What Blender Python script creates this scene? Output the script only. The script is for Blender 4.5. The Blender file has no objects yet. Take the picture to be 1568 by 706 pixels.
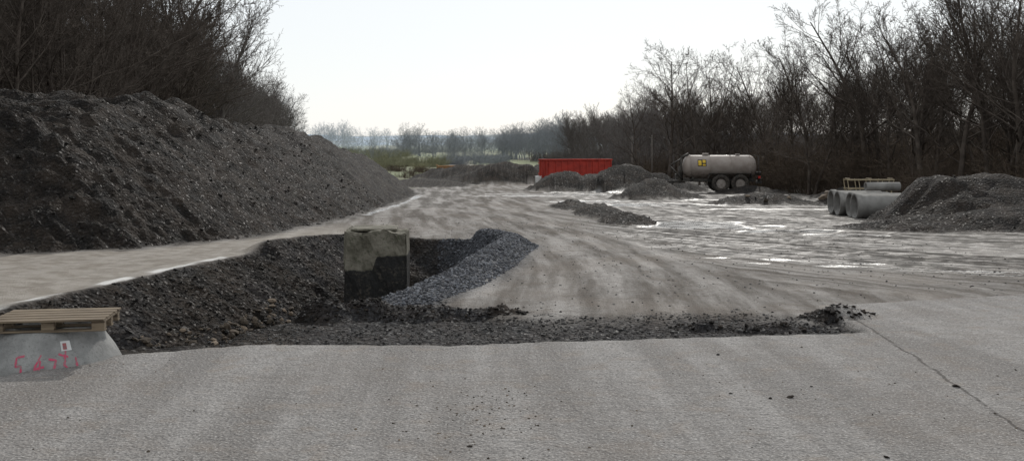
import bpy, bmesh, math, random
import numpy as np
from mathutils import Vector, Matrix
random.seed(7); RNG=np.random.default_rng(11)
sc=bpy.context.scene
# ------------------------------------------------------------------ noise
def _h(ix,iy,s):
    n=(ix.astype(np.int64)*374761393+iy.astype(np.int64)*668265263+s*974634777)&0xFFFFFFFF
    n=((n^(n>>13))*1274126177)&0xFFFFFFFF
    return ((n^(n>>16))&0xFFFFFF)/float(0xFFFFFF)
def vn(x,y,s=0):
    ix=np.floor(x);iy=np.floor(y);fx=x-ix;fy=y-iy
    fx=fx*fx*(3-2*fx);fy=fy*fy*(3-2*fy)
    a=_h(ix,iy,s);b=_h(ix+1,iy,s);c=_h(ix,iy+1,s);d=_h(ix+1,iy+1,s)
    return ((a*(1-fx)+b*fx)*(1-fy)+(c*(1-fx)+d*fx)*fy)*2-1
def fbm(x,y,s=0,o=4):
    r=np.zeros_like(x);a=1.0;t=0
    for i in range(o):
        r+=a*vn(x*2**i+17.3*i,y*2**i-9.1*i,s+i);t+=a;a*=.5
    return r/t
def ss(a,b,x):
    t=np.clip((x-a)/(b-a),0,1);return t*t*(3-2*t)
def sdist(x,y,P,closed=True):
    P=np.array(P,float);n=len(P);best=np.full(x.shape,1e18);ins=np.zeros(x.shape,bool)
    for i in range(n if closed else n-1):
        a=P[i];b=P[(i+1)%n];e=b-a
        t=np.clip(((x-a[0])*e[0]+(y-a[1])*e[1])/(e@e),0,1)
        best=np.minimum(best,(x-a[0]-t*e[0])**2+(y-a[1]-t*e[1])**2)
        if closed:
            c=((a[1]>y)!=(b[1]>y))
            with np.errstate(divide='ignore',invalid='ignore'):
                xi=(b[0]-a[0])*(y-a[1])/((b[1]-a[1]) if b[1]!=a[1] else 1e-9)+a[0]
            ins^=(c&(x<xi))
    d=np.sqrt(best)
    return np.where(ins,d,-d) if closed else d
MOUND=[(-60,18),(-22,23.6),(-13.2,26.3),(-10.4,28.2),(-8.7,33),(-7.5,45),(-7.3,60),(-7.8,82),(-9.5,96),(-12.5,103),(-17,101),(-21,80),(-22,60),(-25,50),(-60,45)]
PITL=[(-9.6,9),(-8.0,16.1),(-7.5,20),(-6.95,25.4),(-5.2,30.5),(-4.2,31.8)]
PITR=[(-4.2,31.8),(-3,32.5),(-1.2,31.5),(-.3,28.5),(-.7,23.5),(-1.1,20),(-1.9,17.4),(-2.8,16.3),(-3.6,14.8),(-3.8,13.6),(-5.2,13.0),(-6.6,12.3),(-9.6,9)]
PIT=PITL+PITR[1:-1]
RIDGE=[(-1.75,17.2),(-1.1,19.5),(-.65,22.5),(-.25,26),(.05,28.5),(-.8,31)]
BERM=[(-6.5,27),(-5.6,29.3),(-4.4,31.4)]
PILES=[(5.3,97,4.2,4,1.9),(10.4,95,5.2,4.5,2.6),(13.2,95,3.6,3.5,1.8),(7.6,96,3,3,1.7),(15.5,94,2.6,2.6,1.0),
 (-1.2,118,6.5,6,2.6),(1.6,117,4.5,4,2.2),(-3.8,121,5,4,2.2),(3.4,119,5.5,5,2.2),(-6.4,126,5,5,2.2),(-9.4,132,4,5,1.6),(7,120,5,5,1.9),
 (9.9,72,2.9,2.6,1.5),(12,73,2,2,.6),
 (3.4,58,1.3,5,.4),(4.2,49,1.2,5,.45),(4.7,42,1.1,3.2,.42),
 (15.2,62,3.4,2.2,.75),(19,61,1.6,1.6,.5),
 (17.1,40.5,3.0,4,2.0),(19.2,41.5,4.5,5,2.05),(22.5,42,5.5,5,2.0),(26,42,5,6,1.95),(15.4,37.6,3.0,2.4,.55),(18.2,37,3.5,2.8,.9),(21.5,37,4,3,.9),
 (-2.9,15.75,.7,.4,.30),(-2.2,15.9,.7,.4,.28),(-1.4,15.75,.9,.35,.2),(-.5,15.7,.7,.3,.10),(4.9,15.3,.55,.35,.2),(3.8,14.6,.7,.25,.10),(2.8,14.7,.6,.2,.07),
 (20.5,88,3,3,.8),(26,75,4,6,1.0),(-10,112,6,10,.6)]
PUD=[(7.1,39.5,2.9,2.4,0),(9.6,36.0,1.9,.9,0),(10.9,33.6,1.7,.5,-.1),(8.8,61,3.8,2.2,0),(12,54,2.0,.9,0),(4,84,7,1.1,0),(0,79,4,.8,0),(7,90,5,.9,0),
            (8.3,22.6,3.4,.11,-.42),(11.0,20.8,3.2,.15,-.42),(6.3,24.6,2.6,.10,-.42),(15,54,2.0,.6,0),(13,70,3.5,.9,0),(5.0,67,3,1.1,0)]
def basez(y):
    return np.interp(y,[-50,13,90,150,400,1000,5000],[0,0,-1.7,-2.0,-3,-2,-2])
def edgeY(x):
    return np.interp(x,[-9,-5.6,-4.7,-3.2,-.7,4.75,4.85,5.7,8.9,40],[7.5,11,12.25,12.85,12.8,13.75,16.4,16.7,17.9,26])
def masks(x,y):
    m={}
    n1=fbm(x*.9,y*.9,3,4);n2=fbm(x*4,y*4,5,3)
    sp=sdist(x,y,PIT)+n2*.06; sm=sdist(x+n1*.5,y+n2*.3,MOUND); rd=sdist(x,y,RIDGE,False)
    dl=sdist(x,y,PITL,False);dr=sdist(x,y,PITR,False)
    pile=np.zeros_like(x)
    pr=np.zeros_like(x)
    for (cx,cy,rx,ry,H) in PILES:
        k=1.0/max(.6,min(rx,ry))
        sel=(np.abs(x-cx)<rx*1.6)&(np.abs(y-cy)<ry*1.6)
        if not sel.any(): continue
        X=x[sel];Y=y[sel]
        r=np.sqrt(((X-cx)/rx)**2+((Y-cy)/ry)**2)+fbm(X*k*2.2,Y*k*2.2,int(cx*7+cy)%97,4)*.26
        t=np.clip(1-r,0,1); h=H*(t**.9)*1.0
        h=np.where(t>.8,H*(.8**.9)+(t-.8)*H*.4,h)*1.08
        pile[sel]=np.maximum(pile[sel],h)
        pr[sel]=np.maximum(pr[sel],ss(1.12,.92,r))
    pud=np.zeros_like(x);lev=np.zeros_like(x)
    for (cx,cy,rx,ry,a) in PUD:
        u=(x-cx)*math.cos(a)+(y-cy)*math.sin(a);v=-(x-cx)*math.sin(a)+(y-cy)*math.cos(a)
        r=np.sqrt((u/rx)**2+(v/ry)**2)+fbm(x*1.1,y*.8,21,4)*.55
        q=ss(1.05,.85,r)
        lv=basez(np.array([cy]))[0]-.03
        up=q>pud
        pud=np.where(up,q,pud)
        near=(np.sqrt((u/rx)**2+(v/ry)**2)<1.9)&up
        lev=np.where(near,lv if ry>.5 else basez(y)-.01,lev)
    ed=edgeY(x)+n2*.05+n1*.06
    pave=ss(.03,-.03,y-ed)
    stripm=ss(0,.1,y-ed)*ss(15.8,14.5,y-n1*.7-n2*.4-ss(0,6,x)*.3-ss(.3,-1,x)*.9)*ss(5.0,4.6,x)
    wood=np.maximum(ss(0,5,(-25-(y-40)*.14)-x), ss(0,4,x-np.interp(y,[0,50,95,130,240,400],[30,27,24,19,11,-6])))
    u1=x-np.interp(y,[8,12,16,19,22,26,30,35,40,47,55,66,80,110],[1.6,2.15,2.6,2.8,2.88,2.8,2.6,2.1,1.4,.6,-.2,-1.3,-2.5,-5])+n1*.06
    u2=(y-np.interp(x,[-5,-1,2,3.5,5,7,9,11.5,14,20,30],[60,46,36,31.5,28,24.7,22,19.5,17.5,13,8]))*.8+n1*.12
    w2=ss(3.2,5.5,x+(y-25)*.12)*ss(17,19,y)*ss(60,40,y)
    m.update(u1=u1,u2=u2,w2=w2,lev=lev,dl=dl,dr=dr,n1=n1,n2=n2,sp=sp,sm=sm,rd=rd,pile=pile,pr=pr,pud=pud*(1-np.clip(pr*2,0,1))*(1-ss(-.5,0,sp))*(1-ss(-.2,.2,sm)),ed=ed,pave=pave,stripm=stripm,wood=wood)
    return m
def height(x,y,m=None,fine=True):
    if m is None: m=masks(x,y)
    z=basez(y)+fbm(x*.08,y*.08,9,3)*.06*ss(14,40,y)
    # left bank mound
    H=np.interp(y,[20,30,34,37,40,44.5,47.5,60,68,74,94,103],[3.6,3.8,4.1,4.6,5.1,5.1,3.9,4.5,4.2,3.6,3.0,1.7])
    d=np.clip(m['sm'],0,99); a=d*.76; k=.4
    mn=np.minimum(a,H)-k*.25*np.clip(1-np.abs(a-H)/k,0,1)**2
    gul=fbm(y*1.2+m['n1']*.7,x*.3,71,4)
    zm=np.clip(mn,0,None)*(1+.05*m['n1']+.09*gul)+ (m['n1']*.26+fbm(x*.4,y*.4,33,3)*.28+fbm(x*2.2,y*2.2,35,3)*.13)*ss(0,2,d)
    # pit
    ins=ss(-.02,.05,m['sp'])
    gl2=fbm(y*2.3,x*.5,77,3)
    D=np.minimum(m['dl']/(2.7+gl2*.6),m['dr']/np.interp(x,[-4.6,-3],[.7,1.15]))
    D=np.clip(D,0,1)*ins; D=D*(.75+.25*D)
    zp=-D*np.interp(y,[12,14,16,18,21,30],[.6,.85,1.2,1.5,1.75,1.5])+ins*D*(1-D)*m['n1']*.35
    zr=np.interp(y,[16,20,24],[.08,.26,.36])*np.exp(-(m['rd']/.5)**2)+.28*np.exp(-(sdist(x,y,BERM,False)/.5)**2)
    z=z+zm+zp+zr+m['pile']
    z=z-m['stripm']*.12
    slot=ss(0,.05,y-m['ed'])*ss(.42,.25,y-m['ed'])*ss(-3.2,-3.0,x)*ss(-1.55,-1.8,x)
    z=z-slot*.28
    z=z-.05*ss(0,.08,y-m['ed'])*ss(4.7,5,x)*ss(1.5,.1,y-m['ed'])
    # wooded hillside left
    s=np.clip((-26-(y-40)*.14)-x,0,None)
    hh=64*(1-np.exp(-s*.88/64))*ss(330,250,y+s*.2)
    z=z+hh*(1+.05*m['n1'])
    # gentle rise right
    s2=np.clip(x-np.interp(y,[0,50,95,130,240,400,900],[36,33,30,26,18,5,5]),0,None)
    z=z+12*(1-np.exp(-s2*.16/12))*ss(700,350,y)
    # far country
    z=z+ss(230,420,y)*2.2*np.clip(vn(x*.02+3,y*.011,44),0,1)+ss(420,900,y)*(3+7*vn(x*.004+3,y*.003,40)) + ss(1500,3000,y)*(26+14*vn(x*.0016+.4,y*.0008,41))
    if fine:
        rough=np.clip(np.clip(ss(-.1,.2,m['sm'])+m['pr']+ss(-.1,.3,m['sp']),0,1)+m['stripm']*.5,0,1)*(1-m['pave'])
        z=z+rough*(m['n2']*.09+fbm(x*9,y*9,55,2)*.05)
        flat=(1-rough)*(1-m['pave'])*ss(15,18,y)
        rut=fbm(m['u1']*1.9,y*.05,81,3)*(1-m['w2'])+fbm(m['u2']*1.6,x*.06,83,3)*m['w2']
        z=z+flat*(fbm(x*2.2,y*.8,61,3)*.022+rut*.05*ss(95,60,y))
        z=z*(1-m['pud'])+m['pud']*np.where(m['lev']<-.001,m['lev'],z-.02)
    return z
def Z(x,y):
    return float(height(np.array([float(x)]),np.array([float(y)]),None,False)[0])
# ------------------------------------------------------------------ material helpers
class NT:
    def __init__(s,name):
        s.m=bpy.data.materials.new(name);s.m.use_nodes=True;s.t=s.m.node_tree;s.n=s.t.nodes
        s.b=s.n['Principled BSDF'];s.tc=s.n.new('ShaderNodeTexCoord')
    def L(s,a,b): s.t.links.new(a,b)
    def put(s,sock,v):
        if hasattr(v,'is_linked') or hasattr(v,'links'): s.L(v,sock)
        else: sock.default_value=v
    def math(s,op,a,b=0.0,c=None,cl=False):
        n=s.n.new('ShaderNodeMath');n.operation=op;n.use_clamp=cl;s.put(n.inputs[0],a);s.put(n.inputs[1],b)
        if c is not None:s.put(n.inputs[2],c)
        return n.outputs[0]
    def noise(s,vec,scale,detail=4,rough=.55,dist=0.0):
        n=s.n.new('ShaderNodeTexNoise');s.L(vec,n.inputs['Vector']);n.inputs['Scale'].default_value=scale
        n.inputs['Detail'].default_value=detail;n.inputs['Roughness'].default_value=rough;n.inputs['Distortion'].default_value=dist
        return n.outputs['Fac']
    def vor(s,vec,scale,out='Distance'):
        n=s.n.new('ShaderNodeTexVoronoi');s.L(vec,n.inputs['Vector']);n.inputs['Scale'].default_value=scale
        return n.outputs[out]
    def map(s,v,a,b,c=0.0,d=1.0):
        n=s.n.new('ShaderNodeMapRange');n.interpolation_type='SMOOTHSTEP';s.put(n.inputs[0],v)
        for i,q in enumerate((a,b,c,d)): n.inputs[i+1].default_value=q
        return n.outputs[0]
    def mix(s,f,a,b):
        n=s.n.new('ShaderNodeMix');n.data_type='RGBA';s.put(n.inputs[0],f)
        for k,v in ((6,a),(7,b)):
            if isinstance(v,tuple): n.inputs[k].default_value=(*v,1) if len(v)==3 else v
            else: s.L(v,n.inputs[k])
        return n.outputs[2]
    def attr(s,name):
        n=s.n.new('ShaderNodeAttribute');n.attribute_name=name;return n.outputs['Fac']
    def comb(s,x,y,z=0.0):
        n=s.n.new('ShaderNodeCombineXYZ');s.put(n.inputs[0],x);s.put(n.inputs[1],y);s.put(n.inputs[2],z);return n.outputs[0]
    def sep(s,v):
        n=s.n.new('ShaderNodeSeparateXYZ');s.L(v,n.inputs[0]);return n.outputs
    def bump(s,h,dist,strength=1.0,prev=None):
        n=s.n.new('ShaderNodeBump');s.put(n.inputs['Height'],h);n.inputs['Distance'].default_value=dist;s.put(n.inputs['Strength'],strength)
        if prev is not None:s.L(prev,n.inputs['Normal'])
        return n.outputs[0]
    def fin(s,col=None,rough=None,nor=None,spec=.3):
        if col is not None: s.put(s.b.inputs['Base Color'],(*col,1) if isinstance(col,tuple) else col)
        if rough is not None: s.put(s.b.inputs['Roughness'],rough)
        if nor is not None: s.L(nor,s.b.inputs['Normal'])
        s.put(s.b.inputs['Specular IOR Level'],spec)
        return s.m
def simple(name,c1,c2,scale=3,rough=.8,bd=.01,bscale=30,spec=.3):
    t=NT(name);v=t.tc.outputs['Object']
    f=t.map(t.noise(v,scale,5,.6),.35,.65)
    return t.fin(t.mix(f,c1,c2),rough,t.bump(t.noise(v,bscale,3),bd),spec)
# ground material
def ground_mat():
    t=NT('ground_surface');P=t.tc.outputs['Object'];X,Y,Zz=t.sep(P)
    A={k:t.attr(k) for k in('pave','dark','grav','pud','grass','far','wood','u1','u2','w2','mud','haul','edge_sheen')}
    fine=t.noise(P,38,4,.7); med=t.noise(P,2.3,5,.6); big=t.noise(P,.35,4,.55); chat=t.noise(t.comb(t.math('MULTIPLY',X,3.0),t.math('MULTIPLY',Y,9.0)),1,4,.65)
    patch=t.noise(P,.8,5,.65)
    spk=t.sep(t.vor(P,55,'Color'))[0]
    st1=t.noise(t.comb(t.math('MULTIPLY',A['u1'],1.3),t.math('MULTIPLY',Y,.12)),1,6,.6)
    st1b=t.noise(t.comb(t.math('MULTIPLY',A['u1'],4.5),t.math('MULTIPLY',Y,.35)),1,5,.65)
    st2=t.noise(t.comb(t.math('MULTIPLY',A['u2'],1.5),t.math('MULTIPLY',X,.12)),1,6,.6)
    st=t.math('ADD',t.math('MULTIPLY',st1,t.math('SUBTRACT',1.0,A['w2'])),t.math('MULTIPLY',st2,A['w2']))
    # pavement (bound base course)
    pc=t.mix(t.map(st1,.36,.64),(.185,.173,.163),(.285,.272,.26))
    pc=t.mix(t.math('MULTIPLY',t.map(st1b,.5,.7,0,.5),t.map(patch,.38,.6)),pc,(.36,.345,.33))
    pc=t.mix(t.map(patch,.50,.66,0,.4),pc,(.17,.152,.138))
    pc=t.mix(t.map(chat,.45,.65,0,.4),pc,(.145,.136,.128))
    pc=t.mix(t.map(spk,.4,1,0,.6),pc,(.08,.078,.076))
    pc=t.mix(t.map(med,.5,.72,0,.5),pc,(.20,.165,.134))
    pc=t.mix(t.map(big,.5,.64,0,.4),pc,(.15,.133,.119))
    pc=t.mix(t.map(fine,.52,.68,0,.65),pc,(.54,.525,.505))
    cx=t.math('ADD',t.math('MULTIPLY',Y,.09),3.66); cx=t.math('ADD',cx,t.math('MULTIPLY',t.math('SUBTRACT',t.noise(P,1.3,5,.7),.5),.22))
    cd=t.math('ABSOLUTE',t.math('SUBTRACT',X,cx)); crack=t.math('MULTIPLY',t.map(cd,.010,.028,1,0),t.map(med,.32,.46))
    pc=t.mix(t.math('MULTIPLY',crack,.75),pc,(.05,.044,.04))
    # haul road
    rc=t.mix(t.map(st,.38,.62),(.10,.088,.077),(.235,.22,.205))
    rc=t.mix(t.math('MULTIPLY',t.map(st1b,.48,.68,0,.55),t.map(patch,.36,.6)),rc,(.31,.295,.28))
    rc=t.mix(t.map(st1b,.48,.36,0,.35),rc,(.08,.067,.056))
    rc=t.mix(t.map(patch,.50,.64,0,.6),rc,(.11,.09,.073))
    rc=t.mix(t.map(big,.47,.63,0,.6),rc,(.105,.084,.067))
    rc=t.mix(t.map(med,.50,.66,0,.5),rc,(.09,.075,.062))
    rc=t.mix(t.map(chat,.5,.7,0,.4),rc,(.08,.07,.062))
    rc=t.mix(t.map(spk,.5,1,0,.4),rc,(.05,.046,.043))
    hc=t.mix(t.map(med,.35,.65),(.20,.176,.148),(.30,.275,.243))
    rc=t.mix(A['haul'],rc,hc)
    mudc=t.mix(t.map(med,.4,.6),(.028,.024,.020),(.065,.055,.046))
    rc=t.mix(t.math('MULTIPLY',A['mud'],t.map(st,.42,.66,1,.15)),rc,mudc)
    c=t.mix(A['pave'],rc,pc)
    gr=t.mix(t.map(med,.35,.65),(.11,.115,.07),(.17,.165,.11)); gr=t.mix(t.map(t.noise(P,.08,4),.45,.6),gr,(.19,.215,.12)); c=t.mix(A['grass'],c,gr)
    wd=t.mix(t.map(t.noise(P,.9,5,.7),.4,.62),(.035,.026,.019),(.085,.060,.042)); c=t.mix(A['wood'],c,wd)
    # dark shale / soil
    vv=t.sep(t.vor(P,18,'Color'))[0]
    sc_=t.mix(t.map(t.noise(P,1.1,6,.7),.38,.66),(.008,.0067,.0057),(.032,.0245,.019))
    sc_=t.mix(t.map(t.noise(P,5,5,.7),.52,.7,0,.5),sc_,(.050,.039,.031))
    sc_=t.mix(t.map(vv,.88,1,0,.35),sc_,(.085,.076,.069))
    c=t.mix(A['dark'],c,sc_)
    gc=t.mix(t.map(t.sep(t.vor(P,26,'Color'))[1],.2,1),(.035,.037,.042),(.13,.135,.148)); c=t.mix(A['grav'],c,gc)
    c=t.mix(t.math('MULTIPLY',A['pud'],.85),c,(.03,.028,.025))
    c=t.mix(A['edge_sheen'],c,(.55,.54,.52))  # pale colour painted in for the wet road edge reflecting the sky
    far_haze_c=t.mix(t.map(Y,450,2200),(.22,.25,.155),(.40,.49,.60)); far_haze_c=t.mix(t.map(t.noise(P,.012,3),.45,.55,0,.6),far_haze_c,(.25,.24,.18));c=t.mix(A['far'],c,far_haze_c)  # field colours, paling to blue with distance as painted air haze
    # roughness
    r=t.map(st,.35,.65,.95,.70); r=t.math('ADD',r,t.map(big,.4,.6,.05,-.06)); r=t.math('SUBTRACT',r,t.math('MULTIPLY',A['mud'],t.map(med,.45,.6,0,.28)))
    dk=t.math('MAXIMUM',A['dark'],t.math('MAXIMUM',A['wood'],A['grass']))
    r=t.math('ADD',t.math('MULTIPLY',r,t.math('SUBTRACT',1.0,dk)),t.math('MULTIPLY',t.map(vv,.85,1,.95,.6),dk))
    r=t.math('ADD',t.math('MULTIPLY',r,t.math('SUBTRACT',1.0,A['pave'])),t.math('MULTIPLY',A['pave'],.9))
    r=t.math('MULTIPLY',r,t.math('SUBTRACT',1.0,t.math('MULTIPLY',A['pud'],.72)),cl=True)
    dry=t.math('SUBTRACT',1.0,A['pud'])
    h1=t.math('ADD',t.noise(P,9,6,.7),t.math('ADD',t.math('MULTIPLY',st1b,.4),t.math('MULTIPLY',chat,.6)))
    b=t.bump(h1,.038,t.math('MULTIPLY',dry,.8))
    b=t.bump(t.vor(P,30),.022,t.math('MULTIPLY',dry,.75),b)
    b=t.bump(t.vor(P,11),.08,t.math('MULTIPLY',t.math('MAXIMUM',A['dark'],A['grav']),.95),b)
    return t.fin(c,r,b,t.math('ADD',t.map(A['pud'],0,1,.14,.75),t.math('MULTIPLY',A['mud'],.13)))
# ------------------------------------------------------------------ terrain
def grow(start,step,g,end):
    o=[];v=start
    while abs(v)<end:
        step*=g;v+=step;o.append(v)
    return o
xs=np.array(sorted(grow(-12,-.085,1.028,4500))+list(np.arange(-12,8,.085))+grow(8,.085,1.028,4500))
xs=np.unique(xs)
ys=np.concatenate([np.arange(-30,8,1.5),np.arange(8,33,.08),np.array(grow(33,.08,1.018,6500))])
ys=np.unique(ys)
XX,YY=np.meshgrid(xs,ys);x=XX.ravel();y=YY.ravel()
M=masks(x,y);zz=height(x,y,M)
def mesh_np(name,co,quads,mat=None,smooth=True,tri=False):
    me=bpy.data.meshes.new(name);k=3 if tri else 4
    me.vertices.add(len(co));me.vertices.foreach_set('co',np.asarray(co,np.float32).ravel())
    nf=len(quads);me.loops.add(nf*k);me.loops.foreach_set('vertex_index',np.asarray(quads,np.int32).ravel())
    me.polygons.add(nf);me.polygons.foreach_set('loop_start',np.arange(0,nf*k,k,dtype=np.int32))
    me.polygons.foreach_set('use_smooth',np.full(nf,smooth));me.update(calc_edges=True)
    if mat: me.materials.append(mat)
    return me
def add(name,me,parent=None,loc=None,rot=None):
    o=bpy.data.objects.new(name,me);sc.collection.objects.link(o)
    if parent:o.parent=parent
    if loc is not None:o.location=loc
    if rot is not None:o.rotation_euler=rot
    return o
nx=len(xs);ny=len(ys);idx=np.arange(nx*ny).reshape(ny,nx)
Q=np.stack([idx[:-1,:-1],idx[:-1,1:],idx[1:,1:],idx[1:,:-1]],-1).reshape(-1,4)
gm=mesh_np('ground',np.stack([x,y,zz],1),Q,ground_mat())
def sa(n,v):
    a=gm.attributes.new(n,'FLOAT','POINT');a.data.foreach_set('value',np.asarray(v,np.float32))
sa('u1',np.where(M['pave']>.5,x*.97+y*.04,M['u1']))
sa('u2',M['u2']);sa('w2',M['w2'])
sa('pave',M['pave'])
dark=np.clip(ss(-.12,.12,M['sm'])+M['pr']+ss(-.15,.1,M['sp'])+M['stripm']*.93+ss(-.9,-.1,M['sm']+M['n2']*.4)*.45,0,1)*(1-M['pave'])
sa('dark',dark)
gv=np.clip(np.exp(-(M['rd']/.8)**4)+ss(.0,.2,M['sp'])*ss(-2.4,-1.9,x)*.4+M['stripm']*.25*ss(-3.3,-2.5,x)+ss(0,.2,M['sp'])*.2*ss(-.1,.3,M['n1']),0,1)*(1-M['pave']);sa('grav',gv)
wl=sdist(x,y,[(-8.3,15.6),(-7.9,18),(-7.7,20),(-7.15,25.4)],False)+M['n1']*.02
sa('edge_sheen',ss(.16,.09,wl)*ss(-.35,.0,M['n1'])*(1-M['pave']))
wf=sdist(x,y,[(-6.8,48),(-6.7,58),(-6.9,70),(-7.3,80)],False)+M['n1']*.35
pud=np.clip(M['pud']+ss(.3,.05,wf),0,1)*(1-M['pave']);sa('pud',pud)
grass=np.clip(ss(96,108,y)*ss(-8.5,-10,x+(y-110)*.05+M['n1'])+ss(160,190,y+M['n1']*10)*ss(3,8,np.abs(x+7+(y-110)*.06)),0,1)*(1-dark)
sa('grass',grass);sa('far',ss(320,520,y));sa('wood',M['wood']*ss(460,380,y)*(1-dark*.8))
sa('mud',np.clip(ss(2.2,5,x-ss(30,18,y)*6+M['n1']*1.5)*ss(18,24,y)*.95+ss(50,62,y)*ss(-3,-5,x)*.6+ss(-1.2,-.2,M['sm']+M['n1']*.4)*.8,0,1))
sa('haul',ss(.0,-.3,M['sp'])*ss(-6.2,-7.0,x+ss(24,32,y)*(-2.2))*ss(44,34,y)*ss(.3,1.0,-M['sm'])*.9)
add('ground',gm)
del XX,YY,Q,M,x,y,zz,dark,gv
# ------------------------------------------------------------------ rocks
def rocks(name,px,py,size,mat,sink=.1,flat=.6):
    bm=bmesh.new();bmesh.ops.create_icosphere(bm,subdivisions=1,radius=1)
    bv=np.array([v.co[:] for v in bm.verts]);bf=np.array([[v.index for v in f.verts] for f in bm.faces]);bm.free()
    N=len(px);px=np.asarray(px,float);py=np.asarray(py,float)
    pz=height(px,py)
    sh=bv[None]*(1+RNG.uniform(-.28,.28,(N,len(bv),1)))
    s=size[:,None]*RNG.uniform(.6,1.35,(N,3));s[:,2]*=flat
    sh=sh*s[:,None,:];a=RNG.uniform(0,6.28,N);ca=np.cos(a)[:,None];sn=np.sin(a)[:,None]
    tl=RNG.uniform(-.7,.7,N)[:,None]
    X0=sh[...,0];Z0=sh[...,2];X1=X0*np.cos(tl)-Z0*np.sin(tl);Z1=X0*np.sin(tl)+Z0*np.cos(tl)
    vx=X1*ca-sh[...,1]*sn+px[:,None];vy=X1*sn+sh[...,1]*ca+py[:,None];vz=Z1+(pz+size*sink)[:,None]
    co=np.stack([vx,vy,vz],-1).reshape(-1,3);F=(bf[None]+np.arange(N)[:,None,None]*len(bv)).reshape(-1,3)
    me=mesh_np(name,co,F,mat,False,True);return add(name,me)
def scat(n,x0,x1,y0,y1,cond,smin,smax,p=2.5):
    X=RNG.uniform(x0,x1,n);Y=RNG.uniform(y0,y1,n);m=masks(X,Y);k=cond(X,Y,m);X=X[k];Y=Y[k]
    return X,Y,smin+(smax-smin)*RNG.random(len(X))**p
def rockmat(name,c1,c2,rough=.85):
    t=NT(name);g=t.n.new('ShaderNodeNewGeometry');f=t.map(g.outputs['Random Per Island'],0,1)
    c=t.mix(t.math('POWER',f,2.5),c1,c2);v=t.tc.outputs['Object'];return t.fin(c,rough,t.bump(t.noise(v,60,3),.01),.2)
RM_shale=rockmat('shale_stone',(.012,.0105,.009),(.09,.081,.073),.75)
RM_mound=rockmat('mound_stone',(.009,.0075,.006),(.062,.053,.045),.8)
RM_grav=rockmat('blue_grey_gravel',(.04,.042,.048),(.17,.177,.195))
RM_strip=rockmat('strip_gravel_stone',(.022,.0205,.019),(.13,.125,.12))
RM_soil=rockmat('soil_clod',(.009,.0075,.0065),(.030,.024,.019),.95)
RM_brown=rockmat('brown_stone',(.05,.04,.03),(.16,.125,.092),.9)
X,Y,S=scat(36000,-9,-2.5,12.5,33,lambda a,b,m:(m['sp']>.05)&(m['pave']<.1),.006,.05,4.5);rocks('trench_gravel',X,Y,S,RM_shale)
X,Y,S=scat(40000,-3.0,.8,16,32,lambda a,b,m:((m['rd']<.7)|((m['sp']>0)&(m['sp']<1.2)&(a>-2.3))),.012,.042,2.5);rocks('gravel_bank',X,Y,S,RM_grav)
X,Y,S=scat(24000,-4,5,12.6,17,lambda a,b,m:(m['stripm']>.15),.005,.026,4);rocks('strip_gravel',X,Y,S,RM_strip)
X,Y,S=scat(13000,-24,-7,22,60,lambda a,b,m:(m['sm']>-.3),.010,.09,7);rocks('mound_stones',X,Y,S,RM_mound)
X,Y,S=scat(12000,-4.5,5.6,13,17.5,lambda a,b,m:(m['pr']>.05),.008,.045,3);rocks('soil_clods',X,Y,S,RM_soil)
X=np.concatenate([RNG.normal(-.25,.35,300),RNG.uniform(-5,7,300),RNG.normal(2.6,.5,30)]);Y=np.concatenate([RNG.normal(9.4,.7,300),RNG.uniform(8,13,300),RNG.normal(10.4,.5,30)])
S=.003+.011*RNG.random(len(X))**3;k=Y<edgeY(X)-.1;rocks('road_crumbs',X[k],Y[k],S[k],RM_brown,.2)
X=np.array([2.55,2.2,2.75,3.1,4.6,-.35,2.45,3.0]);Y=np.array([10.1,10.3,10.15,10.6,10.6,8.5,12.2,8.2]);rocks('dirt_lump',X,Y,np.array([.035,.025,.045,.02,.035,.025,.025,.035]),RM_soil,.1,.4)
X,Y,S=scat(3500,2,30,33,66,lambda a,b,m:(m['pr']>.2),.015,.08,7);rocks('spoil_stones',X,Y,S,RM_mound)
X,Y,S=scat(6000,-6,12,15.5,45,lambda a,b,m:(m['sp']<-.3)&(m['pave']<.1)&(m['sm']<-.3),.006,.03,5);rocks('loose_stones',X,Y,S,RM_strip)
X,Y,S=scat(3200,-8.8,-4,13,24,lambda a,b,m:(m['dl']>1.6)&(m['sp']>.1),.025,.12,3);rocks('trench_brown_stones',X,Y,S,RM_brown)
X=np.array([19.0,19.6,18.5,15,14,16.5]);Y=np.array([61,60.6,60.7,60.5,60.8,61]);rocks('boulders',X,Y,np.array([.5,.35,.3,.25,.2,.25]),RM_brown)
# ------------------------------------------------------------------ primitives into bmesh
def box(bm,c,s,mi=0,rz=0,ry=0,rx=0):
    M4=Matrix.Translation(c)@Matrix.Rotation(rz,4,'Z')@Matrix.Rotation(ry,4,'Y')@Matrix.Rotation(rx,4,'X')@Matrix.Diagonal((*s,1))
    r=bmesh.ops.create_cube(bm,size=1,matrix=M4)
    for f in {f for v in r['verts'] for f in v.link_faces}: f.material_index=mi
    return r['verts']
def tube(bm,p,q,r,mi=0,n=8,r2=None,caps=True):
    p=Vector(p);q=Vector(q);d=q-p
    M4=Matrix.Translation((p+q)/2)@d.to_track_quat('Z','Y').to_matrix().to_4x4()
    rr=bmesh.ops.create_cone(bm,cap_ends=caps,segments=n,radius1=r,radius2=r if r2 is None else r2,depth=d.length,matrix=M4)
    for f in {f for v in rr['verts'] for f in v.link_faces}: f.material_index=mi;f.smooth=True
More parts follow.
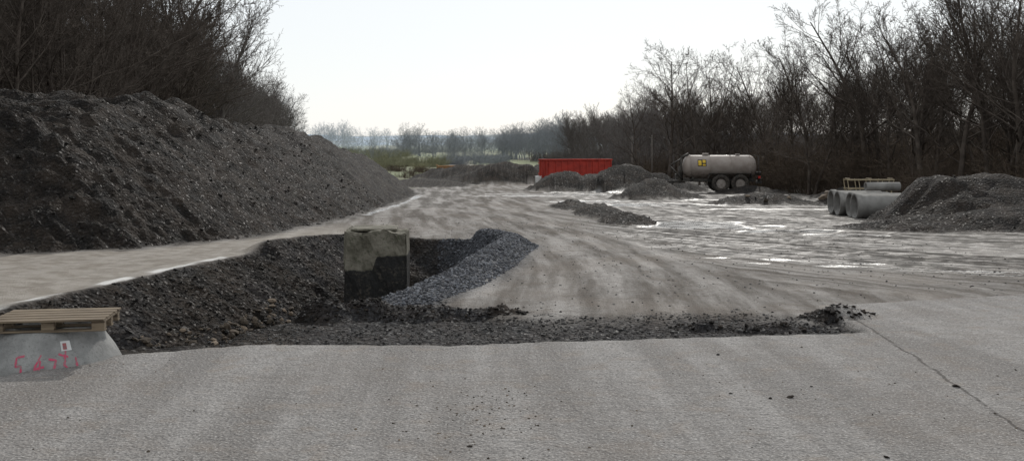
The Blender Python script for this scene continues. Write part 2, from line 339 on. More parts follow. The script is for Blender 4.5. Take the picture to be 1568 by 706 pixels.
def lathe(bm,prof,n=32,axis='X',c=(0,0,0),mi=0,closed=False):
    rings=[]
    for (a,r) in prof:
        ring=[]
        for i in range(n):
            t=2*math.pi*i/n;u=r*math.cos(t);v=r*math.sin(t)
            p={'X':(a,u,v),'Y':(u,a,v),'Z':(u,v,a)}[axis]
            ring.append(bm.verts.new((p[0]+c[0],p[1]+c[1],p[2]+c[2])))
        rings.append(ring)
    m=len(rings)
    for j in range(m if closed else m-1):
        A=rings[j];B=rings[(j+1)%m]
        for i in range(n):
            f=bm.faces.new((A[i],A[(i+1)%n],B[(i+1)%n],B[i]));f.material_index=mi;f.smooth=True
    if not closed:
        for R in (rings[0],rings[-1]):
            try:
                f=bm.faces.new(R);f.material_index=mi
            except Exception: pass
def done(bm,name,mats,parent=None,loc=None,rot=None,bevel=0):
    bmesh.ops.recalc_face_normals(bm,faces=bm.faces)
    me=bpy.data.meshes.new(name);bm.to_mesh(me);bm.free()
    for m in mats: me.materials.append(m)
    o=add(name,me,parent,loc,rot)
    if bevel:
        b=o.modifiers.new('b','BEVEL');b.width=bevel;b.segments=2;b.limit_method='ANGLE'
    return o
def empty(name,loc,rot=(0,0,0)):
    e=bpy.data.objects.new(name,None);sc.collection.objects.link(e);e.location=loc;e.rotation_euler=rot;e.empty_display_size=.5;return e
# ------------------------------------------------------------------ concrete shaft in the pit
t=NT('shaft_concrete');v=t.tc.outputs['Object'];X_,Y_,Z_=t.sep(v)
f=t.map(t.noise(v,3,6,.65),.35,.65)
c=t.mix(f,(.085,.078,.058),(.19,.175,.14));c=t.mix(t.map(t.noise(v,7,5,.7),.52,.68,0,.8),c,(.055,.06,.033))
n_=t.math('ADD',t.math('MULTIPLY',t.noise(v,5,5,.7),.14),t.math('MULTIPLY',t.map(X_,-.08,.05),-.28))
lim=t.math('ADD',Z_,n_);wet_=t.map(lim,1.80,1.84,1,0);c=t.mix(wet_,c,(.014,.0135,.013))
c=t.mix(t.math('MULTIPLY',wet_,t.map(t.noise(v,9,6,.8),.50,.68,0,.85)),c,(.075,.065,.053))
m_sh=t.fin(c,t.map(wet_,0,1,.9,.75),t.bump(t.noise(v,12,6,.7),.04))
e=empty('concrete_shaft',(-2.70,20.6,-1.7),(0,0,math.radians(3)))
bm=bmesh.new();box(bm,(0,0,1.25),(1.22,1.22,2.5));bmesh.ops.bevel(bm,geom=list(bm.edges),offset=.03,segments=2,affect='EDGES')
bmesh.ops.subdivide_edges(bm,edges=[q for q in bm.edges if q.calc_length()>.5],cuts=18,use_grid_fill=True)
for q in bm.verts:
    k=.012*math.sin(q.co.x*9+q.co.z*5)+.012*random.uniform(-1,1);q.co+=Vector((k*.5,k,k))
    if q.co.z>2.4: q.co.z+=.03*math.sin(q.co.x*8+1)+random.uniform(-.015,.015)
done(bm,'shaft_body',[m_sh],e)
bm=bmesh.new();box(bm,(-.05,.02,2.525),(.9,.9,.05),0,.02);done(bm,'shaft_cover_slab',[m_sh],e,bevel=.015)
# ------------------------------------------------------------------ manhole cone + pallet
t=NT('cast_concrete');v=t.tc.outputs['Object']
c=t.mix(t.map(t.noise(v,5,6,.6),.3,.7),(.20,.20,.195),(.30,.30,.29));c=t.mix(t.map(t.noise(v,28,4,.6),.52,.75,0,.65),c,(.11,.11,.105))
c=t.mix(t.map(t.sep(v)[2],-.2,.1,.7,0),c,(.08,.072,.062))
m_con=t.fin(c,.9,t.bump(t.noise(v,50,4),.01))
t=NT('pink_spray_paint');v=t.tc.outputs['Object'];m_pink=t.fin(t.mix(t.map(t.noise(v,22,5,.7),.45,.65),(.48,.07,.13),(.26,.18,.18)),.8,t.bump(t.noise(v,50,4),.01))
m_lab=simple('white_label',(.6,.6,.59),(.5,.5,.49),5,.6,.001);m_lr=simple('label_print',(.35,.10,.10),(.2,.12,.12),50,.6,.001)
e=empty('concrete_manhole_cone',(-5.52,12.15,-.03))
prof=[(-.30,.92),(-.22,.91),(-.05,.85),(.12,.76),(.25,.67),(.36,.60),(.40,.58)]
bm=bmesh.new();lathe(bm,prof+[(.40,.38),(.30,.38),(-.30,.72)],72,'Z',closed=True);done(bm,'cone_ring',[m_con],e)
def cr(z): 
    pr=prof;return float(np.interp(z,[p[0] for p in pr],[p[1] for p in pr]))
def cs(a,z,o=.004):
    r=cr(z)+o;return Vector((r*math.cos(a),r*math.sin(a),z))
def ribbon(bm,pts,w,mi=0):
    d=[]
    for i in range(len(pts)-1):
        (a0,z0),(a1,z1)=pts[i],pts[i+1];n=8
        for k in range(n): d.append((a0+(a1-a0)*k/n+random.uniform(-.005,.005),z0+(z1-z0)*k/n+random.uniform(-.003,.003)))
    d.append(pts[-1]);prev=None
    for i,(a,z) in enumerate(d):
        j=min(i,len(d)-2);da=(d[j+1][0]-d[j][0])*.8;dz=d[j+1][1]-d[j][1];L=math.hypot(da,dz)+1e-9
        ww=w*random.uniform(.6,1.2);na=-dz/L*ww/.8;nz=da/L*ww
        cur=(bm.verts.new(cs(a+na,z+nz)),bm.verts.new(cs(a-na,z-nz)))
        if prev: 
            ff=bm.faces.new((prev[0],prev[1],cur[1],cur[0]));ff.material_index=mi
        prev=cur
B=-math.pi/2+.42
bm=bmesh.new()
def gl(a,z,pts,s=.12): ribbon(bm,[(B+a+p[0]*s,z+p[1]*s) for p in pts],.012)
gl(-.42,-.05,[(.9,1.9),(0,1.75),(.1,1.05),(.7,1.0),(.85,.5),(.3,-.1)])
gl(-.24,.0,[(.1,0),(.1,.15)]);gl(-.16,-.05,[(.7,1.9),(.0,.7),(1.1,.9)],.12);gl(-.16,-.03,[(.65,1.3),(.6,-.1)],.12)
gl(.02,-.05,[(.1,1.5),(.9,1.4),(.4,.0)]);gl(.16,-.02,[(.1,1.6),(1.2,1.3)]);gl(.20,.0,[(.7,1.7),(.3,.5),(.9,-.2)])
gl(.36,-.02,[(.4,1.2),(.3,-.2)]);gl(.05,-.14,[(0,0),(2.2,.5)],.1)
done(bm,'sprayed_marking',[m_pink],e)
bm=bmesh.new();vs=[bm.verts.new(cs(B+a,z,.008)) for a,z in((.22,.20),(.38,.20),(.38,.30),(.22,.30))];bm.faces.new(vs)
vs=[bm.verts.new(cs(B+a,z,.012)) for a,z in((.25,.215),(.31,.215),(.31,.28),(.25,.28))];f=bm.faces.new(vs);f.material_index=1
done(bm,'label',[m_lab,m_lr],e)
t=NT('pallet_wood');v=t.tc.outputs['Object'];mp=t.n.new('ShaderNodeMapping');t.L(v,mp.inputs[0]);mp.inputs['Scale'].default_value=(1,14,14)
c=t.mix(t.map(t.noise(mp.outputs[0],2.5,5,.6),.3,.7),(.08,.06,.042),(.23,.18,.125));m_wood=t.fin(c,.85,t.bump(t.noise(mp.outputs[0],5,4),.008))
e=empty('wooden_pallet',(-5.33,12.0,.374),(0,0,math.radians(9)))
bm=bmesh.new()
for i in range(5): box(bm,(random.uniform(-.008,.008),-.36+i*.18,.133),(1.24,.13 if i%2 else .145,.022),rz=random.uniform(-.008,.008))
done(bm,'top_boards',[m_wood],e,bevel=.003)
bm=bmesh.new()
for xx in(-.545,0,.545): box(bm,(xx,0,.111),(.145,.80,.022))
done(bm,'stringer_boards',[m_wood],e,bevel=.003)
bm=bmesh.new()
for xx in(-.545,0,.545):
    for yy in(-.345,0,.345): box(bm,(xx,yy,.061),(.14,.10,.078))
done(bm,'blocks',[m_wood],e,bevel=.004)
bm=bmesh.new()
for yy in(-.345,0,.345): box(bm,(0,yy,.011),(1.24,.1,.022))
done(bm,'bottom_boards',[m_wood],e,bevel=.003)
# ------------------------------------------------------------------ tanker trailer
t=NT('tank_paint');v=t.tc.outputs['Object'];c=t.mix(t.map(t.noise(v,1.2,6,.65),.3,.7),(.27,.225,.195),(.37,.325,.29))
zz_=t.sep(v)[2];c=t.mix(t.math('MULTIPLY',t.map(zz_,1.2,2.1,1,0),t.map(t.noise(v,2.5,5,.7),.35,.6)),c,(.12,.095,.075));m_tank=t.fin(c,.55,t.bump(t.noise(v,6,3),.01))
m_ch=simple('chassis_steel',(.03,.028,.026),(.08,.07,.06),4,.7);m_rub=simple('tyre_rubber',(.03,.028,.026),(.09,.075,.062),6,.9,.01,20)
m_rim=simple('wheel_rim',(.22,.19,.165),(.34,.30,.27),5,.6);m_red=simple('red_reflector',(.5,.03,.02),(.6,.04,.03),5,.3)
m_yel=simple('yellow_decal',(.65,.42,.03),(.7,.48,.05),5,.5);m_blk=simple('black_decal',(.02,.02,.02),(.03,.03,.03),5,.5)
e=empty('tanker_trailer',(18.2,90,Z(18.2,90)+.0),(0,0,math.radians(-2)))
bm=bmesh.new();R=1.03;P0=[(-3.2,.02),(-3.18,.35),(-3.08,.68),(-2.92,.90),(-2.72,1.0),(-2.6,R)]
lathe(bm,P0+[(2.6,R)]+[(-a,r) for a,r in P0[-2::-1]],48,'X',(0,0,2.18));done(bm,'tank_shell',[m_tank],e)
bm=bmesh.new()
for a in(-2.6,-.9,.9,2.6): lathe(bm,[(a-.04,R-.005),(a-.04,R+.03),(a+.04,R+.03),(a+.04,R-.005)],48,'X',(0,0,2.18),closed=True)
tube(bm,(-1.2,0,3.15),(-1.2,0,3.38),.28,0,20);tube(bm,(1.6,0,3.15),(1.6,0,3.32),.2,0,20);done(bm,'bands_and_hatches',[m_tank],e)
bm=bmesh.new()
for s in(-.55,.55): box(bm,(-.1,s,1.02),(6.2,.14,.26))
for a in(-2.4,-.6,.7,2.6): box(bm,(a,0,1.0),(.12,1.1,.2));box(bm,(a,0,1.2),(.16,1.5,.22))
box(bm,(-3.9,.28,.86),(1.9,.12,.2),rz=-.27);box(bm,(-3.9,-.28,.86),(1.9,.12,.2),rz=.27);tube(bm,(-4.85,0,.82),(-5.1,0,.82),.09,0)
tube(bm,(-4.1,.0,.0),(-4.1,.0,1.05),.06,0);box(bm,(-4.1,0,.03),(.32,.32,.06))
for a in(-.05,1.62): tube(bm,(a,-1.1,.76),(a,1.1,.76),.08,0)
done(bm,'chassis_and_drawbar',[m_ch],e)
for i,(a,s) in enumerate([(-.05,-1.08),(1.62,-1.08),(-.05,1.08),(1.62,1.08)]):
    bm=bmesh.new();w=.24
    lathe(bm,[(-w,.42),(-w,.70),(-w*.75,.77),(w*.75,.77),(w,.70),(w,.42)],40,'Y',(a,s,.76),0,True)
    lathe(bm,[(-w*.85,.43),(-w*.85,.37),(-w*.3,.33),(-w*.3,.14),(-w*.7,.12),(-w*.7,.01)],32,'Y',(a,s,.76),1)
    lathe(bm,[(w*.8,.43),(w*.3,.33),(w*.3,.01)],32,'Y',(a,s,.76),1)
    for k in range(26):
        th=k/26*6.283;box(bm,(a+.775*math.cos(th),s,.76+.775*math.sin(th)),(.035,.40,.06),0,ry=-th)
    done(bm,'wheel_%d'%(i+1),[m_rub,m_rim],e)
bm=bmesh.new()
for sy in(-1.0,1.0):
    box(bm,(.78,sy,1.62),(3.4,.55,.04));
    for q in(-1,1): box(bm,(.78+q*1.83,sy,1.44),(.04,.55,.46),ry=-q*.35)
done(bm,'mudguards',[m_ch],e)
bm=bmesh.new()
tube(bm,(-3.35,-.3,1.1),(-3.35,-.3,3.0),.11,0,12);tube(bm,(-3.35,-.3,3.0),(-2.7,-.1,3.3),.11,0,12);tube(bm,(-3.3,.4,1.0),(-3.3,.4,2.2),.2,0,12)
tube(bm,(-3.4,-.75,1.2),(-4.4,-.5,2.3),.07,0,10);tube(bm,(-4.4,-.5,2.3),(-3.3,-.3,2.9),.07,0,10);box(bm,(-3.55,.1,1.3),(.5,.9,.5))
for z in(1.0,1.35,1.7,2.05,2.4,2.75): tube(bm,(3.36,-.55,z),(3.36,-.15,z),.025,0,6)
for yy in(-.55,-.15): tube(bm,(3.36,yy,.9),(3.36,yy,3.1),.03,0,6);tube(bm,(3.36,yy,3.1),(2.9,yy,3.2),.03,0,6)
tube(bm,(3.2,.3,1.6),(3.7,.3,1.6),.16,0,14);tube(bm,(3.3,0,1.2),(3.65,0,1.05),.12,0,14);box(bm,(3.45,0,.85),(.1,2.1,.22))
tube(bm,(-2.6,-.3,3.22),(2.6,-.3,3.22),.025,0,6)
done(bm,'pump_pipes_and_ladder',[m_ch],e)
bm=bmesh.new();box(bm,(3.51,-.8,.88),(.02,.3,.14));box(bm,(3.51,.8,.88),(.02,.3,.14));box(bm,(3.3,-1.02,1.3),(.2,.03,.2),0);done(bm,'tail_lights',[m_red],e)
bm=bmesh.new()
def arcplate(a0,a1,t0,t1,o,mi):
    n=8;pr=None
    for i in range(n+1):
        th=t0+(t1-t0)*i/n;r=R+o;yy=-r*math.cos(th);z=2.18+r*math.sin(th)
        cur=(bm.verts.new((a0,yy,z)),bm.verts.new((a1,yy,z)))
        if pr: f=bm.faces.new((pr[0],pr[1],cur[1],cur[0]));f.material_index=mi
        pr=cur
arcplate(-2.0,-1.25,.05,.67,.006,0);arcplate(-1.95,-1.68,.12,.58,.010,1);arcplate(-1.58,-1.32,.35,.62,.010,1);arcplate(-1.58,-1.32,.10,.24,.010,1)
done(bm,'logo_plate',[m_blk,m_yel],e)
# ------------------------------------------------------------------ red roll-off container
t=NT('red_container_paint');v=t.tc.outputs['Object'];c=t.mix(t.map(t.noise(v,2,6,.7),.35,.7),(.46,.05,.033),(.31,.038,.028));c=t.mix(t.map(t.noise(v,5,6,.8),.60,.75,0,.7),c,(.12,.05,.03));m_rc=t.fin(c,.65,t.bump(t.noise(v,8,3),.01))
def container(name,loc,rz,L,W,H,mat,nr=11):
    e=empty(name,loc,(0,0,rz))
    bm=bmesh.new();box(bm,(0,-W/2,H/2+.15),(L,.05,H-.1));box(bm,(0,W/2,H/2+.15),(L,.05,H-.1));box(bm,(-L/2,0,H/2+.15),(.05,W-.06,H-.1));box(bm,(L/2,0,H/2+.15),(.05,W-.06,H-.1));box(bm,(0,0,.18),(L-.06,W-.06,.06));done(bm,'walls',[mat],e)
    bm=bmesh.new()
    for i in range(nr):
        a=-L/2+L*i/(nr-1)
        for s in(-1,1): box(bm,(a*.985,s*(W/2+.065),H/2+.15),(.12,.08,H-.16))
    for i in range(4):
        a=-W/2+.2+(W-.4)*i/3
        for s in(-1,1): box(bm,(s*(L/2+.055),a,H/2+.15),(.06,.1,H-.16))
    done(bm,'ribs',[mat],e)
    bm=bmesh.new()
    for s in(-1,1): box(bm,(0,s*(W/2+.04),H+.16),(L+.2,.18,.14));box(bm,(s*(L/2+.03),0,H+.16),(.16,W-.1,.14));box(bm,(0,s*(W/2+.045),.16),(L+.14,.14,.16));box(bm,(0,s*.45,.07),(L*.98,.12,.14))
    for s in(-1,1):
        for z in(.5,1.2,H-.3): tube(bm,(-L/2-.12,s*W/2,z),(-L/2-.12,s*W/2,z+.2),.05)
    tube(bm,(-L/2-.13,0,.3),(-L/2-.13,0,H),.035)
    done(bm,'rim_and_runners',[mat],e);return e
container('red_skip_container',(6.7,108,Z(6.9,103)-.05),math.radians(22),7.2,2.4,2.62,m_rc)
m_or=simple('orange_paint',(.40,.22,.10),(.34,.2,.10),2,.6)
container('orange_skip_container',(-9.0,143,Z(-9.0,143)+.35),math.radians(10),2.7,1.6,1.0,m_or,6)
# small white tank next to container
e=empty('white_water_tank',(2.75,107,Z(2.75,107)-.0));m_wh=simple('white_plastic',(.6,.6,.58),(.7,.7,.68),3,.5)
bm=bmesh.new();box(bm,(0,0,.62),(.6,.6,.85));done(bm,'plastic_vessel',[m_wh],e,bevel=.07)
bm=bmesh.new()
for a in(-.32,0,.32):
    for b_ in(-.32,.32): tube(bm,(a,b_,.1),(a,b_,1.1),.014);tube(bm,(b_,a,.1),(b_,a,1.1),.014)
box(bm,(0,0,.08),(.7,.7,.12),1);tube(bm,(0,0,1.04),(0,0,1.12),.1);done(bm,'cage_and_base',[m_wh,m_wood],e)
# ------------------------------------------------------------------ concrete pipes
t=NT('pipe_concrete');v=t.tc.outputs['Object'];c=t.mix(t.map(t.noise(v,2,6,.6),.3,.7),(.16,.153,.142),(.26,.252,.237));m_pipe=t.fin(c,.9,t.bump(t.noise(v,20,4),.01))
r=.56
for i,yy in enumerate([44.6,45.85,47.1,48.35]):
    x0=15.0+[-.1,.12,-.05,.05][i];zb=Z(14.6,46)-.03
    e=empty('concrete_pipe',(x0,yy,zb+r),(0,0,random.uniform(-.03,.03)))
    bm=bmesh.new();lathe(bm,[(0,r+.0),(.02,r+.02),(.22,r+.02),(.30,r-.03),(2.3,r-.03),(2.42,r-.09),(2.42,r-.14),(.12,r-.14),(.1,r-.09),(0,r-.09)],44,'X',closed=True);done(bm,'pipe_barrel',[m_pipe],e)
e=empty('concrete_pipe',(16.4,47.5,Z(14.6,46)+1.28),(0,0,.05));bm=bmesh.new();lathe(bm,[(0,.2),(1.6,.2),(1.6,.15),(0,.15)],32,'X',closed=True);done(bm,'pipe_barrel',[m_pipe],e)
e=empty('timber_trestle',(17.6,50.5,Z(15.2,46)+.95));bm=bmesh.new()
m_tim=simple('pale_timber',(.28,.23,.15),(.37,.31,.21),4,.8)
for s in(-.3,.3):
    box(bm,(0,s,.55),(2.3,.035,.05));box(bm,(0,s,.12),(2.3,.035,.045))
    for a in(-1.1,-.55,0,.55,1.1): box(bm,(a,s+.045,.3),(.035,.03,.6),ry=.14*(1 if a>0 else -1))
for a in(-1.05,0,1.05): box(bm,(a,0,.61),(.05,.66,.04))
for a in(-1.0,1.0):
    for s in(-.3,.3): box(bm,(a,s,-.5),(.05,.05,1.1))
done(bm,'timber_frame',[m_tim],e)
# ------------------------------------------------------------------ trees
def tubes_mesh(name,br,mats):
    co=[];F=[];off=0
    for pts,rad,k in br:
        pts=np.array(pts);n=len(pts);d=np.gradient(pts,axis=0);d/=np.linalg.norm(d,axis=1)[:,None]+1e-9
        ref=np.array([1.,0,0]) if abs(d[0][0])<.8 else np.array([0,1.,0])
        a=np.cross(d,ref);a/=np.linalg.norm(a,axis=1)[:,None]+1e-9;b=np.cross(d,a)
        th=np.arange(k)*2*math.pi/k
        ring=pts[:,None]+np.array(rad)[:,None,None]*(np.cos(th)[None,:,None]*a[:,None]+np.sin(th)[None,:,None]*b[:,None])
        co.append(ring.reshape(-1,3));I=off+np.arange(n*k).reshape(n,k)
        A=I[:-1];Bq=I[1:];F.append(np.stack([A,np.roll(A,-1,1),np.roll(Bq,-1,1),Bq],-1).reshape(-1,4));off+=n*k
    me=mesh_np(name,np.concatenate(co),np.concatenate(F),None,True)
    for m in mats: me.materials.append(m)
    return me
def tree(name,H,seed,up=.5,crown=.3,nb=20,spread=1.0,trunks=1,LB=.42):
    rg=random.Random(seed);br=[]
    def rv(): return Vector((rg.gauss(0,1),rg.gauss(0,1),rg.gauss(0,1)))
    def grow_(p,d,L,r,lv):
        n=[9,6,4,3,1][lv];pts=[p.copy()];rad=[r];q=p.copy();dd=d.normalized()
        for i in range(n):
            dd=(dd+rv()*[.07,.13,.17,.2,.2][lv]+Vector((0,0,1))*[.02,up*.16,up*.14,.06,.02][lv]).normalized()
            q=q+dd*(L/n);pts.append(q.copy());rad.append(max(.006,r*(1-.82*(i+1)/n)))
        br.append(([p_[:] for p_ in pts],rad,[7,5,4,3,3][lv]))
        if lv>=4: return
        cnt=[nb,7,6,4][lv];t0=[crown,.22,.15,.1][lv]
        if trunks>1 and lv==1: cnt=5
        for j in range(cnt):
            f=t0+(1-t0)*((j+rg.random())/cnt);k=min(n-1,int(f*n));w=f*n-k
            pp=pts[k].lerp(pts[k+1],w);ax=(pts[k+1]-pts[k]).normalized();s=rv();s=(s-ax*s.dot(ax)).normalized()
            an=[.85,.8,.8,.8][lv]*rg.uniform(.7,1.2)*spread
            cd=(ax*math.cos(an)+s*math.sin(an)).normalized()
            if lv==0: LL=H*LB*(1-.6*((f-t0)/(1-t0))**1.3)*rg.uniform(.7,1.15)
            else: LL=L*[0,.5,.48,.5][lv]*(1-.5*f)*rg.uniform(.6,1.25)
            rr=rad[k]*[.45,.5,.5,.55][lv]
            grow_(pp,cd,LL,max(rr,.009),lv+1)
    for k in range(trunks):
        a=rg.uniform(0,6.28);o=Vector((math.cos(a),math.sin(a),0))*(0 if trunks==1 else .35)
        grow_(o+Vector((0,0,-.4)),Vector((0,0,1))+o*.35,H*rg.uniform(.8,.95),.0135*H*(1 if trunks==1 else .7),0)
    return tubes_mesh(name,br,[bark[0]])
def bark_mat(nm,a,b):
    return simple(nm,a,b,1.5,.95,.02,12,.1)
bark=[bark_mat('bark',(.06,.049,.041),(.12,.10,.084)),bark_mat('bark_mid_haze',(.115,.102,.095),(.16,.145,.135)),bark_mat('bark_hazy',(.21,.225,.24),(.27,.29,.30)),bark_mat('bark_far_haze',(.43,.47,.51),(.50,.54,.58))]  # paler copies by distance, for trees and brush: air haze put into the colour
TR=[tree('bare_tree_mesh_a',13,1,.5,.22,20,1.0,1,.5),tree('bare_tree_mesh_b',14,2,.8,.28,22,.85,1,.45),tree('bare_tree_mesh_c',12,3,.5,.22,13,1.0,2,.46),tree('bare_tree_mesh_d',15,4,.9,.35,22,.75,1,.38),tree('bare_tree_mesh_e',11,5,.3,.2,13,1.1,2,.5)]
def bush(name,seed,H=2.6,n=45,W=1.3):
    rg=random.Random(seed);br=[]
    for i in range(n):
        a=rg.uniform(0,6.28);rr=W*math.sqrt(rg.random())*.6;p=Vector((rr*math.cos(a),rr*math.sin(a),-.1));d=Vector((math.cos(a)*.35,math.sin(a)*.35,1))+Vector((rg.gauss(0,.25),rg.gauss(0,.25),0));h=H*rg.uniform(.5,1)
        pts=[p.copy()];dd=d.normalized()
        for k in range(4): dd=(dd+Vector((rg.gauss(0,.16),rg.gauss(0,.16),rg.gauss(0,.1)))).normalized();pts.append(pts[-1]+dd*h/4)
        br.append(([q[:] for q in pts],[.018,.015,.012,.009,.006],3))
        for j in range(12):
            k=rg.randrange(1,4);s=pts[k].lerp(pts[k+1],rg.random());d2=Vector((rg.gauss(0,1),rg.gauss(0,1),rg.uniform(-.1,1.2))).normalized();e_=s+d2*h*rg.uniform(.1,.3)
            m_=s.lerp(e_,.5)+Vector((rg.gauss(0,.03),rg.gauss(0,.03),.03));br.append(([s[:],m_[:],e_[:]],[.009,.008,.005],3))
    return tubes_mesh(name,br,[bark[0]])
BU=[bush('brush_mesh_a',1),bush('brush_mesh_b',2,3.4,50,1.6),bush('brush_mesh_c',3,2.0,55,1.9)]
m_rb=bark_mat('russet_brush',(.085,.035,.022),(.14,.06,.036));m_bb=bark_mat('brown_brush',(.065,.05,.038),(.125,.096,.072));m_ob=bark_mat('olive_brush',(.18,.185,.115),(.25,.25,.165));m_yb=bark_mat('willow_brush',(.24,.235,.14),(.31,.295,.19))
VAR={}
def variant(me,mat):
    if mat is None: return me
    k=(me.name,mat.name)
    if k not in VAR:
        c_=me.copy();c_.materials.clear();c_.materials.append(mat);VAR[k]=c_
    return VAR[k]
def inst(me,loc,s,par,mat=None,name='tree_instance'):
    o=bpy.data.objects.new(name,variant(me,mat));sc.collection.objects.link(o);o.location=loc;o.rotation_euler=(random.gauss(0,.04),random.gauss(0,.04),random.uniform(0,6.28))
    o.scale=(s*random.uniform(.9,1.2),s*random.uniform(.9,1.2),s);o.parent=par
    return o
def haze_tier(y): return None if y<125 else bark[1] if y<240 else bark[2] if y<520 else bark[3]
def Zs(px,py): return height(np.array(px,float),np.array(py,float),None,False)
FT=[TR[0],TR[4]]
def pick(y): return random.choice(TR) if y<240 else random.choice(FT)
# left hillside woodland
wl_=empty('hillside_woodland',(0,0,0));pts=[]
for i in range(300):
    y_=40+235*random.random()**1.25;s_=-1+62*random.random()**1.3;pts.append((-27-(y_-40)*.14-s_,y_,random.uniform(.85,1.25)))
for i in range(70):
    y_=60+205*i/70+random.uniform(-2,2);pts.append((-25.5-(y_-40)*.14-random.uniform(-1.5,3),y_,random.uniform(1.05,1.35)*(1.32 if 70<y_<130 else 1.15 if y_<150 else 1)))
pz=Zs([p[0] for p in pts],[p[1] for p in pts])
for (a,b_,s_),z_ in zip(pts,pz): inst(pick(b_),(a,b_,z_),s_,wl_,haze_tier(b_))
pts=[]
for i in range(420):
    y_=38+180*random.random()**1.5;s_=-3+60*random.random()**1.3;pts.append((-26-(y_-40)*.14-s_,y_))
pz=Zs([p[0] for p in pts],[p[1] for p in pts]);br_=empty('hillside_brush',(0,0,0))
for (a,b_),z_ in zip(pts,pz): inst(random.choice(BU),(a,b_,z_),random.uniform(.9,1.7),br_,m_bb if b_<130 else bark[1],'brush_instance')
for i in range(12):
    y_=random.uniform(50,66);a=-.37*y_+random.uniform(-4,2);inst(BU[2],(a,y_,Z(a,y_)),random.uniform(.7,1.0),br_,m_rb,'brush_instance')
# right woodland
wr=empty('valley_woodland',(0,0,0));pts=[]
def lineX(y): return float(np.interp(y,[0,50,95,130,240,400],[30,27.5,25,20,12,-6]))
for i in range(440):
    y_=42+358*random.random()**1.4;d_=0.5+random.random()**1.2*48;k_=1.0 if y_>110 else 1.15;pts.append((lineX(y_)+d_,y_,random.uniform(.66,.95)*k_))
for i in range(70):
    y_=100+300*i/70+random.uniform(-3,3);pts.append((lineX(y_)+random.uniform(0,3),y_,random.uniform(.7,.95)))
pz=Zs([p[0] for p in pts],[p[1] for p in pts])
for (a,b_,s_),z_ in zip(pts,pz): inst(pick(b_),(a,b_,z_),s_,wr,haze_tier(b_))
pts=[]
for i in range(560):
    y_=36+250*random.random()**1.4;d_=-1.0+random.random()**1.6*45;pts.append((lineX(y_)+d_,y_))
pz=Zs([p[0] for p in pts],[p[1] for p in pts]);b2=empty('valley_brush',(0,0,0))
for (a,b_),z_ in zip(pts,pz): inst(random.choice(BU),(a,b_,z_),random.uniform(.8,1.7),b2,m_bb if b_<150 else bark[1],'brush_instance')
# named individual trees standing in front of the wood
for (a,b_,k,s_) in [(17.2,112,0,1.15),(20.6,110,4,1.35),(18.8,116,2,1.2),(24.3,84,2,1.05),(27,78,1,1.1),(28.3,70,4,1.28),(29.2,62,2,1.2),(28.2,57,0,1.1),(27.3,92,1,1.0),(22.4,118,0,1.1),(31,66,3,1.14),(16,128,0,.9),(26.5,66,3,.98),(30.5,60,1,1.1)]:
    o=inst(TR[k],(a,b_,Z(a,b_)),s_,None,None,'bare_tree')
# distant vegetation
dv=empty('distant_trees',(0,0,0))
def grp(n,x0,x1,y0,y1,s0,s1,mat,me=None):
    px=[random.uniform(x0,x1) for _ in range(n)];py=[random.uniform(y0,y1) for _ in range(n)]
    for a,b_,z_ in zip(px,py,Zs(px,py)): inst(random.choice(me or FT),(a,b_,z_-.2),random.uniform(s0,s1),dv,mat)
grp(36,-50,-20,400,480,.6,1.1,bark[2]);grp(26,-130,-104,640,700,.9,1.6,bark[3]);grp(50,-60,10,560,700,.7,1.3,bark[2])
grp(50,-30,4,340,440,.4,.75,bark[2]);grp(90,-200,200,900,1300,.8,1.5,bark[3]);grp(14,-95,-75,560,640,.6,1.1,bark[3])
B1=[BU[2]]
grp(45,-34,-16,210,300,.6,1.6,m_ob,B1);grp(22,-30,-15,190,260,.5,1.2,m_yb,B1);grp(50,-62,-36,300,400,.8,2.4,m_ob,B1);grp(70,-20,0,250,360,.7,1.6,bark[2],B1);grp(60,-120,-40,500,620,1,2.4,bark[2],B1)
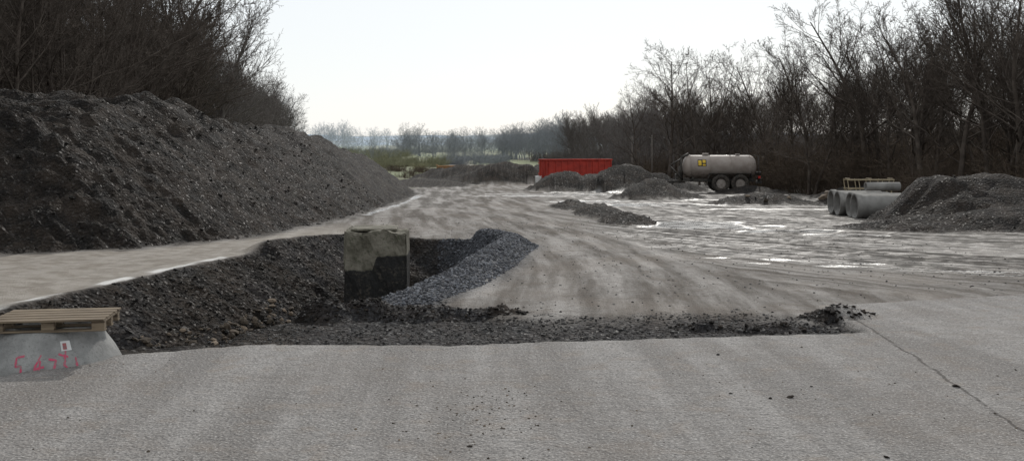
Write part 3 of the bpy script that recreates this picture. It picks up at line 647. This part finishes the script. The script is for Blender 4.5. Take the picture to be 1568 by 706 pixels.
grp(24,-24,-12,135,190,.5,.9,m_bb,B1);grp(12,-46,-20,240,320,.35,.6,bark[2])
# utility poles
m_pole=bark_mat('pole_wood',(.16,.14,.12),(.22,.2,.18))
for (a,b_) in[(15.6,133),(17.5,128)]:
    e=empty('utility_pole',(a,b_,Z(a,b_)));bm=bmesh.new();tube(bm,(0,0,-.3),(0,0,5.6),.09,0,10,.06);box(bm,(0,0,5.3),(.7,.07,.08));tube(bm,(-.3,0,5.33),(-.3,0,5.45),.03);tube(bm,(.3,0,5.33),(.3,0,5.45),.03);done(bm,'pole_shaft',[m_pole],e)
# ------------------------------------------------------------------ light, world, camera
el=math.radians(33);az=math.radians(12)
w=bpy.data.worlds.new('World');sc.world=w;w.use_nodes=True;nt=w.node_tree
sky=nt.nodes.new('ShaderNodeTexSky');sky.sky_type='NISHITA';sky.sun_disc=False;sky.sun_elevation=el;sky.sun_rotation=az
sky.air_density=1.0;sky.dust_density=1.0;sky.ozone_density=1.0;sky.altitude=200
bg=nt.nodes['Background'];mx=nt.nodes.new('ShaderNodeMix');mx.data_type='RGBA';mx.inputs[0].default_value=.85
nt.links.new(sky.outputs[0],mx.inputs[6]);mx.inputs[7].default_value=(9.4,9.7,9.9,1)   # thin high cloud veil
nt.links.new(mx.outputs[2],bg.inputs[0]);bg.inputs[1].default_value=.10
sl=bpy.data.lights.new('sun','SUN');sl.energy=2.4;sl.angle=math.radians(1.5);sl.color=(1,.96,.90)
so=bpy.data.objects.new('sun',sl);sc.collection.objects.link(so)
so.rotation_euler=Vector((math.sin(az)*math.cos(el),math.cos(az)*math.cos(el),math.sin(el))).to_track_quat('Z','Y').to_euler()
cam=bpy.data.cameras.new('camera');co_=bpy.data.objects.new('camera',cam);sc.collection.objects.link(co_);sc.camera=co_
cam.lens=36;cam.sensor_width=36;cam.shift_y=-.0835;cam.clip_end=12000;cam.clip_start=.1
co_.location=(0,0,2.5);co_.rotation_euler=(math.radians(90),0,0)
sc.view_settings.view_transform='Standard';sc.view_settings.look='None';sc.view_settings.exposure=0
